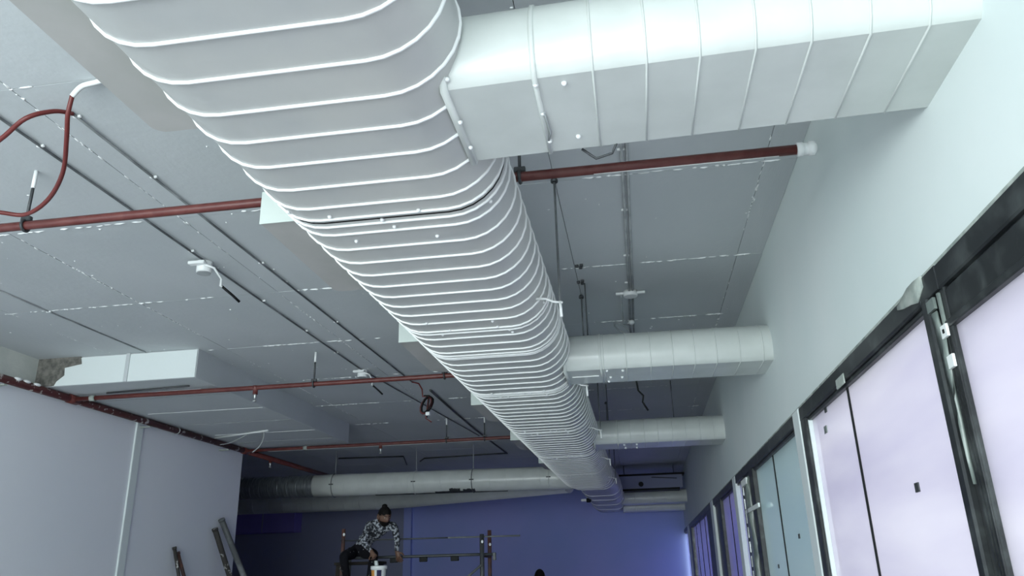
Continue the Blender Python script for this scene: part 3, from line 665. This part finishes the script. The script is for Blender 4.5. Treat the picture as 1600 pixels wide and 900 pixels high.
sbar('guard_rail', (-3.80, 10.03, 2.058), (-2.4, 10.03, 2.052), 0.009, 'steel'); sbar('guard_rail', (-2.4, 10.03, 2.052), (-1.49, 10.03, 2.048), 0.010, 'conduit')
for z in (0.5, 1.0, 1.42):
    sbar('transom', (-3.76, 10.0, z), (-3.92, 10.7, z), 0.018, 'rust'); sbar('transom', (-1.965, 10.0, z), (-2.0, 10.7, z), 0.018, 'steel')
sbar('transom', (-1.965, 10.0, 1.83), (-2.0, 10.7, 1.83), 0.020, 'rust')
sbar('brace', (-1.965, 9.97, 1.72), (-3.70, 9.97, 0.40), 0.015, 'conduit')
sbar('brace', (-3.76, 9.94, 1.30), (-2.0, 9.94, 0.30), 0.015, 'conduit')
for k in range(3): MB().box(-4.0, -1.85, 9.62+0.27*k, 9.87+0.27*k, 1.43, 1.465, 0.004).build('deck_plank', 'wood', sc)
sbar('ledger', (-3.95, 9.72, 1.41), (-1.9, 9.72, 1.41), 0.020, 'steel')
sbar('ledger', (-3.95, 10.3, 1.41), (-1.9, 10.3, 1.41), 0.020, 'steel')
MB().box(-3.9, -3.3, 10.08, 10.38, 1.765, 1.80, 0.004).build('seat_plank', 'wood', sc)
for x in (-3.86, -3.36): MB().box(x-0.03, x+0.03, 10.12, 10.36, 1.465, 1.765, 0.004).build('seat_block', 'wood', sc)
for p in ((-3.745, 9.975, 2.13), (-1.955, 9.97, 1.99), (-1.99, 10.675, 1.98)):
    MB().ball(p, 0.016, 0.012, 0.02, 8, 5).build('plaster_blob', 'drip', sc)
for z in (1.62, 1.72, 1.9): MB().ball((-3.74, 9.99, z), 0.05, 0.03, 0.035, 8, 5).build('coupler', 'splash', sc)
# bucket
bk = thing('paint_bucket', 'white paint bucket with orange and navy print on the scaffold deck', 'bucket')
bx_, by_ = -3.185, 9.72
MB().lathe([(0.070, 1.467), (0.088, 1.70)], (bx_, by_, 0), 24).build('bucket_body', 'bucketw', bk)
MB().lathe([(0.090, 1.695), (0.100, 1.70), (0.100, 1.735), (0.090, 1.742), (0.086, 1.735)], (bx_, by_, 0), 24).build('rim', 'bucketw', bk)
def arc(a0, a1, z0, z1):
    q = MB(); rings = []
    for k in range(7):
        a = math.radians(a0+(a1-a0)*k/6)
        rr = lambda z: 0.0715 + 0.018*(z-1.467)/0.233
        rings.append([V((bx_+(rr(z)+e)*math.cos(a), by_+(rr(z)+e)*math.sin(a), z)) for z, e in ((z0, 0), (z0, 0.0025), (z1, 0.0025), (z1, 0))])
    q.loft(rings, cap0=True, cap1=True); return q
arc(200, 250, 1.50, 1.69).build('orange_print', 'orange', bk)
arc(272, 308, 1.50, 1.69).build('navy_print', 'navy', bk)
MB().tube([(bx_-0.10, by_, 1.70), (bx_-0.106, by_-0.03, 1.62), (bx_-0.05, by_-0.10, 1.55), (bx_+0.05, by_-0.10, 1.55), (bx_+0.106, by_-0.03, 1.62), (bx_+0.10, by_, 1.70)], 0.003, 5).build('handle', 'steel', bk)
br = thing('paint_brush', 'paint brush dipping into the white bucket', 'brush')
MB().tube([(-3.235, 9.70, 1.86), (-3.225, 9.705, 1.80)], 0.009, 8).build('handle', 'wood', br)
MB().loft([[V((x-w, 9.71, z)), V((x, 9.70, z)), V((x+w, 9.71, z)), V((x, 9.72, z))] for x, z, w in ((-3.225, 1.80, 0.022), (-3.218, 1.765, 0.028), (-3.205, 1.70, 0.02))], cap0=True, cap1=True).build('bristles', 'paint', br)

# ------------------------------------------------------------------ people
def skin_mesh(chains):
    """chains: list of lists of (point, radius); points shared by position are welded. Returns evaluated mesh."""
    vs = []; rs = []; es = []; idx = {}
    for ch in chains:
        last = None
        for p, r in ch:
            key = tuple(round(c, 4) for c in p)
            if key not in idx: idx[key] = len(vs); vs.append(p); rs.append(r)
            if last is not None: es.append((last, idx[key]))
            last = idx[key]
    me = bpy.data.meshes.new('skel'); me.from_pydata(vs, es, [])
    o = bpy.data.objects.new('skel', me); C.objects.link(o)
    md_ = o.modifiers.new('s', 'SKIN'); md_.use_smooth_shade = True; md_.branch_smoothing = 0.6
    sv = me.skin_vertices[0].data
    for i, r in enumerate(rs):
        rr = r if isinstance(r, tuple) else (r, r)
        sv[i].radius = rr; sv[i].use_root = (i == 0)
    o.modifiers.new('u', 'SUBSURF').levels = 2
    dg = bpy.context.evaluated_depsgraph_get(); dg.update()
    ev = o.evaluated_get(dg); m2 = bpy.data.meshes.new_from_object(ev)
    bpy.data.objects.remove(o); bpy.data.meshes.remove(me)
    return m2
def hand(wrist, direc, palmn, side, curl, s=1.0):
    """five finger chains starting in the palm"""
    d_ = V(direc).normalized(); n_ = V(palmn).normalized(); w_ = d_.cross(n_).normalized()*side
    wr = V(wrist); out = []
    palm = wr + d_*0.045*s
    out.append([(tuple(wr), 0.024*s), (tuple(palm), (0.034*s))])
    for k, (off, L) in enumerate(((-0.030, 0.066), (-0.010, 0.076), (0.010, 0.070), (0.029, 0.054))):
        b0 = wr + d_*0.082*s + w_*off*s; c0 = math.radians(curl)
        d1 = (d_*math.cos(c0*0.6) - n_*math.sin(c0*0.6)); d2 = (d_*math.cos(c0*1.4) - n_*math.sin(c0*1.4))
        p1_ = b0 + d1*L*0.45*s; p2_ = p1_ + d2*L*0.55*s
        out.append([(tuple(palm), 0.034*s), (tuple(b0), 0.0105*s), (tuple(p1_), 0.0095*s), (tuple(p2_), 0.0075*s)])
    tb = wr + d_*0.03*s - w_*0.040*s; t1 = tb + (d_*0.6-w_*0.6-n_*0.3).normalized()*0.035*s; t2 = t1 + (d_*0.9-n_*0.4).normalized()*0.03*s
    out.append([(tuple(palm), 0.034*s), (tuple(tb), 0.013*s), (tuple(t1), 0.011*s), (tuple(t2), 0.008*s)])
    return out
def head_mesh(c, fwd, up, s=1.0):
    """head with brow, nose, lips, chin, ears; local x right, y forward, z up"""
    f = V(fwd).normalized(); u = V(up); u = (u - f*u.dot(f)).normalized(); r = f.cross(u)
    n, m = 28, 22; rings = []
    def g(a, b, s_): return math.exp(-(a*a)/(2*b*b))*s_
    for i in range(m+1):
        ph = -PI/2 + PI*i/m; z = math.sin(ph); cr = max(math.cos(ph), 0.03); ring = []
        for k in range(n):
            th = 2*PI*k/n; x = math.cos(th)*cr; y = math.sin(th)*cr
            X, Y, Z = 0.074*x, 0.094*y, 0.118*z
            if z < 0: X *= 1 - 0.22*(-z); Y *= 1 - 0.05*(-z)
            if y < 0 and z < -0.2: Y *= 0.85
            if y > 0:
                fx = abs(X)
                Y += g(X, 0.012, 1)*g(Z+0.018, 0.018, 0.030)            # nose
                Y -= (g(fx-0.030, 0.013, 1)*g(Z-0.008, 0.011, 0.011))    # eye sockets
                Y += g(X, 0.05, 1)*g(Z-0.030, 0.010, 0.005)              # brow
                Y += g(X, 0.020, 1)*g(Z+0.058, 0.007, 0.007)             # lips
                Y += g(X, 0.022, 1)*g(Z+0.096, 0.014, 0.010)             # chin
            ring.append(V(c) + (r*X + f*Y + u*Z)*s)
        rings.append(ring)
    mb = MB(); mb.loft(rings, cap0=True, cap1=True)
    for sd in (-1, 1):
        P = [V(c) + (r*sd*(0.074+0.012*math.sin(a/2)) + f*(-0.008+0.018*math.cos(a)) + u*(-0.005+0.03*math.sin(a)))*s for a in [2*PI*i/12 for i in range(12)]]
        mb.tube(P, 0.007*s, 6, closed=True)
        mb.ball(V(c) + (r*sd*0.076 + f*(-0.008) + u*(-0.005))*s, 0.009*s, 0.012*s, 0.022*s, 8, 5)
    return mb, r, f, u
def person(label, chains, classify, head_c, fwd, up, hs=1.0, shirt='shirt', beard=True, bun=True):
    t = thing('person', label, 'person')
    me = skin_mesh(chains)
    for k in ('skin', shirt, 'trouser', 'shoe'): me.materials.append(MT[k])
    for p in me.polygons: p.material_index = classify(p.center); p.use_smooth = True
    hm, r, f, u = head_mesh(head_c, fwd, up, hs); h = hm.mesh('head'); 
    bm = bmesh.new(); bm.from_mesh(me); bm.from_mesh(h); bm.to_mesh(me); bm.free()
    nb = len(h.polygons)
    for p in me.polygons[-nb:]: p.material_index = 0; p.use_smooth = True
    b_ = bpy.data.objects.new('body', me); C.objects.link(b_); b_.parent = t
    c = V(head_c)
    for sd in (-1, 1):
        e = c + (r*sd*0.030 + f*0.074 + u*0.008)*hs
        eo = MB().ball(e - u*0.002*hs, 0.010*hs, 0.010*hs, 0.0045*hs, 10, 6).build('eye', 'eye', t)
        MB().ball(e + (f*0.007-u*0.003)*hs, 0.0055*hs, 0.005*hs, 0.004*hs, 8, 5).build('pupil', 'black', eo)
        MB().tube([c + (r*sd*(0.016+0.012*q) + f*(0.096-0.004*q*q) + u*(0.028+0.003*math.sin(q*1.5)))*hs for q in (0, 1, 2)], 0.0035*hs, 5).build('eyebrow', 'hair', t)
    # hair cap
    n, m = 24, 12; rings = []
    for i in range(m+1):
        ph = -0.55 + (PI/2+0.55)*i/m; ring = []
        for k in range(n):
            th = 2*PI*k/n; x, y, z = math.cos(th)*max(math.cos(ph), 0.03), math.sin(th)*max(math.cos(ph), 0.03), math.sin(ph)
            if y > 0.1: z = max(z, 0.42 - 0.25*abs(x))
            k2 = 1.10 + 0.03*math.sin(7*th+3*ph)
            lim = 1.0
            if y > 0.1 and z <= 0.45: lim = 0.93
            ring.append(c + (r*0.076*x*k2*lim + f*(0.094*y*k2*lim-0.004) + u*0.118*z*1.07)*hs)
        rings.append(ring)
    hr = MB().loft(rings, cap1=True).build('hair', 'hair', t)
    if bun:
        MB().ball(c + (u*0.118 + f*(-0.035))*hs, 0.036*hs, 0.036*hs, 0.028*hs, 12, 8).build('hair_bun', 'hair', hr)
    if beard:
        rings = []
        for i in range(7):
            zz = -0.118 + 0.075*i/6; ring = []
            for k in range(13):
                th = math.radians(0 + 180*k/12); w = math.sqrt(max(0.12, 1-(zz/0.125)**2))
                ring.append(c + (r*0.071*math.cos(th)*w*1.03 + f*(0.097*math.sin(th)*w*1.02+0.006) + u*zz)*hs)
            rings.append(ring)
        MB().loft(rings, closed_profile=False).build('beard', 'hair', hr)
    return t
# the seated worker
pel = (-3.56, 10.17, 1.945)
sp1 = (-3.50, 10.12, 2.06); ch = (-3.34, 10.0, 2.185); nb_ = (-3.235, 9.93, 2.275)
sR = (-3.395, 9.93, 2.245); sL = (-3.085, 9.97, 2.225)
eR = (-3.425, 9.80, 2.02); wR = (-3.285, 9.735, 1.905)
eL = (-3.025, 9.93, 2.03); wL = (-3.045, 9.965, 1.905)
hR = (-3.53, 10.06, 1.915); kR = (-3.275, 9.80, 1.885); aR = (-3.37, 9.90, 1.545); tR = (-3.30, 9.74, 1.50)
hL = (-3.65, 10.13, 1.915); kL = (-3.66, 9.76, 1.865); aL = (-3.64, 9.90, 1.545); tL = (-3.60, 9.74, 1.50)
mid = lambda a, b, t=0.5: tuple(V(a).lerp(V(b), t))
chains = [
    [(pel, 0.125), (sp1, 0.125), (ch, 0.135), (nb_, 0.062), (mid(nb_, (-3.18, 9.86, 2.33), 0.6), 0.052)],
    [(ch, 0.135), (sR, 0.062), (mid(sR, eR), 0.050), (eR, 0.042), (mid(eR, wR), 0.036), (wR, 0.025)],
    [(ch, 0.135), (sL, 0.062), (mid(sL, eL), 0.048), (eL, 0.040), (mid(eL, wL), 0.034), (wL, 0.025)],
    [(pel, 0.125), (hR, 0.090), (mid(hR, kR), 0.078), (kR, 0.060), (mid(kR, aR, 0.35), 0.056), (aR, 0.040), (tR, 0.034)],
    [(pel, 0.125), (hL, 0.090), (mid(hL, kL), 0.078), (kL, 0.060), (mid(kL, aL, 0.35), 0.056), (aL, 0.040), (tL, 0.034)],
]
chains += hand(wR, (0.55, -0.35, -0.75), (0.3, 0.8, -0.3), 1, 55)
chains += hand(wL, (0.2, 0.12, -0.6), (0.0, -0.95, -0.2), 1, 30)
def cls(p):
    segs = [(pel, sp1, 1), (sp1, ch, 1), (ch, nb_, 1), (sR, eR, 1), (eR, mid(eR, wR, 0.85), 1), (sL, eL, 1), (eL, mid(eL, wL, 0.8), 1), (ch, sR, 1), (ch, sL, 1),
            (hR, kR, 2), (kR, aR, 2), (hL, kL, 2), (kL, aL, 2), (pel, hR, 2), (pel, hL, 2), (aR, tR, 3), (aL, tL, 3),
            (wR, tuple(V(wR)+V((0.09, -0.06, -0.13))), 0), (wL, tuple(V(wL)+V((0.05, 0.03, -0.14))), 0), (nb_, (-3.18, 9.86, 2.36), 0)]
    best = (9, 0)
    for a, b, k in segs:
        a = V(a); b = V(b); t = max(0, min(1, (p-a).dot(b-a)/max((b-a).length_squared, 1e-6))); dd = (p-(a+(b-a)*t)).length - (0.05 if k == 2 and p.z < 1.97 else 0)
        if dd < best[0]: best = (dd, k)
    return best[1]
person('bearded worker with hair bun in patterned grey shirt sitting on the scaffold over a bucket', chains, cls, (-3.172, 9.84, 2.325), (0.62, -0.66, -0.36), (0.10, -0.2, 1.0), 1.0)
# the second worker: only the top of the head reaches into the picture
X0, Y0 = -1.64, 13.0
q = lambda x, y, z: (X0+x, Y0+y, z)
pel2 = q(0, 0, 0.88); c2 = q(0, 0.01, 1.20); n2 = q(0, 0, 1.39)
ch2 = [[(pel2, 0.125), (q(0, 0, 1.03), 0.115), (c2, 0.130), (n2, 0.058), (q(0, 0.01, 1.46), 0.052)]]
for s in (-1, 1):
    sh, el, wr = q(0.19*s, -0.01, 1.33), q(0.25*s, -0.03, 1.06), q(0.26*s, 0.06, 0.83)
    hp_, kn, an_, to = q(0.085*s, 0, 0.84), q(0.10*s, 0.02, 0.47), q(0.10*s, -0.02, 0.08), q(0.11*s, 0.14, 0.04)
    ch2.append([(c2, 0.130), (sh, 0.062), (mid(sh, el), 0.048), (el, 0.040), (wr, 0.026)])
    ch2.append([(pel2, 0.125), (hp_, 0.092), (mid(hp_, kn), 0.074), (kn, 0.056), (mid(kn, an_, 0.35), 0.055), (an_, 0.040), (to, 0.034)])
    ch2 += hand(wr, (0, 0.15, -1), (s, 0, 0), -s, 25)
def cls2(p):
    if p.z < 0.09: return 3
    if abs(p.x-X0) > 0.15 and p.z < 0.86 and p.z > 0.6: return 0
    if p.z < 0.93: return 2
    return 1 if p.z < 1.40 else 0
person('standing dark-haired worker of whom only the crown shows at the bottom edge', ch2, cls2, q(0, 0.03, 1.545), (0.1, 1, -0.1), (0, 0, 1), 1.0, 'shirt2', False, False)
